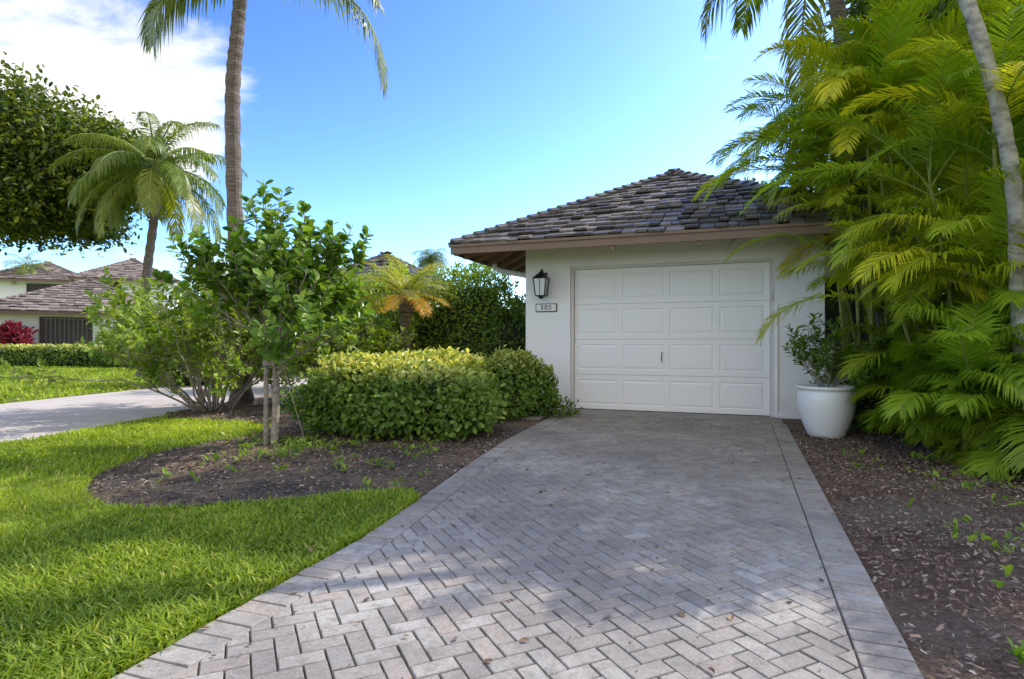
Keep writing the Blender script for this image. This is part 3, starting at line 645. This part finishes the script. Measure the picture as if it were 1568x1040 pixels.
def staked_tree():
    global rng; rng=np.random.default_rng(83); e=empty('staked_clusia_tree'); G=Geo(); tw=[]; B=np.array([-2.36,5.83,0.])
    tube(G,curve_pts([B,B+[.02,0,.5],B+[.0,.02,1.05]],10),np.linspace(.04,.03,10),9)
    for i in range(28):
        az=i*2.4+rng.normal()*.2; z=.65+.65*rng.random(); el=R(rng.uniform(5,60)); d=np.array([math.cos(az)*math.cos(el),math.sin(az)*math.cos(el),math.sin(el)])
        grow(G,tw,B+[.02,0,z],d,.52*rng.uniform(.8,1.15),.013,2,.55,.45)
    for (dx,dy,h) in ((.1,0,1.25),(-.2,.1,1.1),(.45,.1,1.15),(-.5,0,1.05),(-.85,0,.95),(.85,0,1.05),(.3,-.2,.9),(-1.1,.1,.85),(1.1,.1,1.05),(1.4,-.1,.95)):
        grow(G,tw,B+[.02,0,1.05],nrm(np.array([dx,dy,.9])),h*.60,.016,2,.32,1.)
    G.obj('trunk_and_branches',M['bark'],e,True)
    g=Geo(); twig_leaves(g,tw,14,.10,.62,.5,obov=1.15); g.obj('leaves',M['clusia'],e)
    G=Geo()
    for (x,y) in ((-.62,-.15),(.5,-.45),(.25,.6)): tube(G,[B+[x,y,0],B+[.03,0,1.0]],.002,5)
    G.obj('guy_wires',M['bark'],e)
    G=Geo(); tube(G,[B+[-.075,-.02,0],B+[-.07,-.02,.98]],.024,8); tube(G,[B+[-.02,-.005,.8],B+[-.02,-.005,.84]],.085,12); G.obj('stake',M['bark'],e)
staked_tree()
def multi_shrub(name,B,n,L,rad,seed,mat,per,size,el0,el1,depth=3):
    global rng; rng=np.random.default_rng(seed); e=empty(name); G=Geo(); tw=[]; B=np.array(B,float)
    for i in range(n):
        az=i*2.4+rng.normal()*.3; el=R(rng.uniform(el0,el1)); d=np.array([math.cos(az)*math.cos(el),math.sin(az)*math.cos(el),math.sin(el)])
        grow(G,tw,B+np.array([math.cos(az),math.sin(az),0])*rad*rng.random(),d,L*rng.uniform(.75,1.1),.018,depth,.55,.2)
    G.obj('stems',M['bark'],e,True); g=Geo(); twig_leaves(g,tw,per,size,.5,.5,.03); g.obj('leaves',M[mat],e)
multi_shrub('spreading_shrub',(-4.55,8.9,0),32,.98,.3,84,'shrub',19,.095,22,88)
multi_shrub('spreading_shrub',(-3.0,9.6,0),20,.85,.3,85,'shrub',17,.095,32,88)

pot=empty('planter_pot',(3.43,6.42,0))
G=Geo(); lathe(G,[(.0,.0),(.17,.0),(.18,.012),(.215,.10),(.262,.22),(.285,.34),(.288,.42),(.28,.49),(.272,.515),(.292,.522),(.300,.535),(.297,.552),(.285,.556),(.262,.55),(.255,.50),(.25,.46)],56); G.obj('pot',M['pot'],pot,True)
G=Geo(); lathe(G,[(.252,.47),(.001,.49)],32); G.obj('soil',M['soil'],pot)
rng=np.random.default_rng(90); G=Geo(); tw=[]
for i in range(15):
    az=i*2.4; el=R(rng.uniform(35,85)); grow(G,tw,np.array([.05*math.cos(az),.05*math.sin(az),.48]),np.array([math.cos(az)*math.cos(el),math.sin(az)*math.cos(el),math.sin(el)]),.34*rng.uniform(.7,1.2),.007,2,.5,.4)
G.obj('plant_stems',M['bark'],pot,True); g=Geo(); twig_leaves(g,tw,11,.065,.55,.1); g.obj('plant_leaves',M['clusia'],pot)

rng=np.random.default_rng(95)
def weeds(name,spots,mat,size):
    g=Geo()
    for (x,y,n,h) in spots:
        k=n; az=rng.uniform(0,6.28,k); el=rng.uniform(.2,1.3,k); D=np.stack([np.cos(az)*np.cos(el),np.sin(az)*np.cos(el),np.sin(el)],1)
        P=np.array([x,y,0.02])+np.stack([rng.normal(size=k)*h*.5,rng.normal(size=k)*h*.5,rng.random(k)*h],1)
        leaves(g,P,D,nrm(rdir(k)*.4+[0,0,1]),size*rng.uniform(.6,1.3,k),.42,.1,.2)
    g.obj(name,M[mat])
sp=[(3.3,4.3,9,.05),(3.15,4.0,7,.05),(3.0,3.6,8,.05),(3.4,4.9,7,.05),(2.9,5.1,5,.04),(2.75,4.7,5,.03),(2.6,2.1,6,.03),(2.0,1.75,16,.03),(1.6,1.85,12,.03),(2.35,2.9,7,.03)]
for _ in range(75):
    y_=rng.uniform(1.5,5.2); x_=rng.uniform(1.75+.38*(y_-1.9),3.9); sp.append((x_,y_,rng.integers(2,6),.03))
weeds('weeds',sp,'shrub',.055)
sp=[(rng.uniform(-2.6,-.6),rng.uniform(4.1,6.2),rng.integers(3,9),.03) for _ in range(70)]
sp+=[(rng.normal()*.35-2.2,5.6+rng.normal()*.4,rng.integers(3,9),.05) for _ in range(50)]
weeds('weeds',sp,'shrub',.055)
G=Geo()
k=700; a=rng.uniform(.3,3.3,k); b=rng.uniform(-8.2,-.6,k); ps=np.array([W2(x,y) for x,y in zip(a,b)])
P=np.c_[ps,np.full(k,.014)]; D=rdir(k); D[:,2]*=.15
leaves(G,P,D,nrm(rdir(k)*.25+[0,0,1]),.007+.035*rng.random(k)**3,.5,.25,.1,np.stack([rng.random(k),0*a,0*a],1)); G.obj('fallen_leaves',M['dead'])

# ---------------------------------------------------------------- camera, light, sky
cam=bpy.data.cameras.new('camera'); co=bpy.data.objects.new('camera',cam); COL.objects.link(co); co.location=(0,0,1.03); co.rotation_euler=(R(90),0,0)
cam.sensor_width=36; cam.lens=20.66; cam.shift_y=.0026; cam.clip_end=2000; cam.clip_start=.05; scene.camera=co
AZ,EL=R(62),R(43)
s=Vector((math.sin(AZ)*math.cos(EL),math.cos(AZ)*math.cos(EL),math.sin(EL)))
sl=bpy.data.lights.new('sun','SUN'); sl.energy=5; sl.angle=R(.5); sl.color=(1,.94,.84); so=bpy.data.objects.new('sun',sl); COL.objects.link(so); so.rotation_euler=s.to_track_quat('Z','Y').to_euler()
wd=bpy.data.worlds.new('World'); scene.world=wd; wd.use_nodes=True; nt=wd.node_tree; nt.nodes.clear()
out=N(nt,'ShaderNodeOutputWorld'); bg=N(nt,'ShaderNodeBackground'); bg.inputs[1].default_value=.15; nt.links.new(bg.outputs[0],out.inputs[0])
sk=N(nt,'ShaderNodeTexSky',sky_type='NISHITA'); sk.sun_disc=False; sk.sun_elevation=EL; sk.sun_rotation=AZ; sk.air_density=1.; sk.dust_density=.8; sk.ozone_density=1.2
tc=N(nt,'ShaderNodeTexCoord'); mp=N(nt,'ShaderNodeMapping'); mp.inputs['Scale'].default_value=(1.,1.,2.6); nt.links.new(tc.outputs['Generated'],mp.inputs[0])
f=noise(nt,2.9,8,.58,vec=mp.outputs[0],dist=.5)
def lobe(dirv,lo,hi):
    d=N(nt,'ShaderNodeVectorMath',operation='DOT_PRODUCT'); nt.links.new(tc.outputs['Generated'],d.inputs[0]); d.inputs[1].default_value=Vector(dirv).normalized()
    m=N(nt,'ShaderNodeMapRange',interpolation_type='SMOOTHSTEP'); nt.links.new(d.outputs['Value'],m.inputs[0]); m.inputs[1].default_value=lo; m.inputs[2].default_value=hi; return m.outputs[0]
def mth(op,a,b):
    n=N(nt,'ShaderNodeMath',operation=op); n.use_clamp=(op!='ADD')
    for i,x in enumerate((a,b)):
        if isinstance(x,(int,float)): n.inputs[i].default_value=x
        else: nt.links.new(x,n.inputs[i])
    return n.outputs[0]
l1=lobe((-640,900,480),.968,1.0); l2=lobe((-600,900,160),.97,1.0); l_fill=lobe((0,-1,.45),.0,.75)  # third lobe: unseen clouds behind the camera, added to fill the shaded wall
bst=mth('ADD',mth('ADD',mth('MULTIPLY',l1,.36),mth('MULTIPLY',l2,.14)),mth('MULTIPLY',l_fill,.34))
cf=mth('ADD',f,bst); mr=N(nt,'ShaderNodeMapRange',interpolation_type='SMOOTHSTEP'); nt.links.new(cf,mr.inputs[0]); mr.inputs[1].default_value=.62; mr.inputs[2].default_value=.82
hs=mixc(nt,1.0,sk.outputs[0],(.15,.15,.15),'MULTIPLY')
gm=N(nt,'ShaderNodeGamma'); gm.inputs[1].default_value=1.72; nt.links.new(hs,gm.inputs[0])
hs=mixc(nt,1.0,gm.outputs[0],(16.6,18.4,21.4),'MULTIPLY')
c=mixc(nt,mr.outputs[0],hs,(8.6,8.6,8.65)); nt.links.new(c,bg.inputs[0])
scene.view_settings.view_transform='Standard'; scene.view_settings.look='None'; scene.view_settings.exposure=0
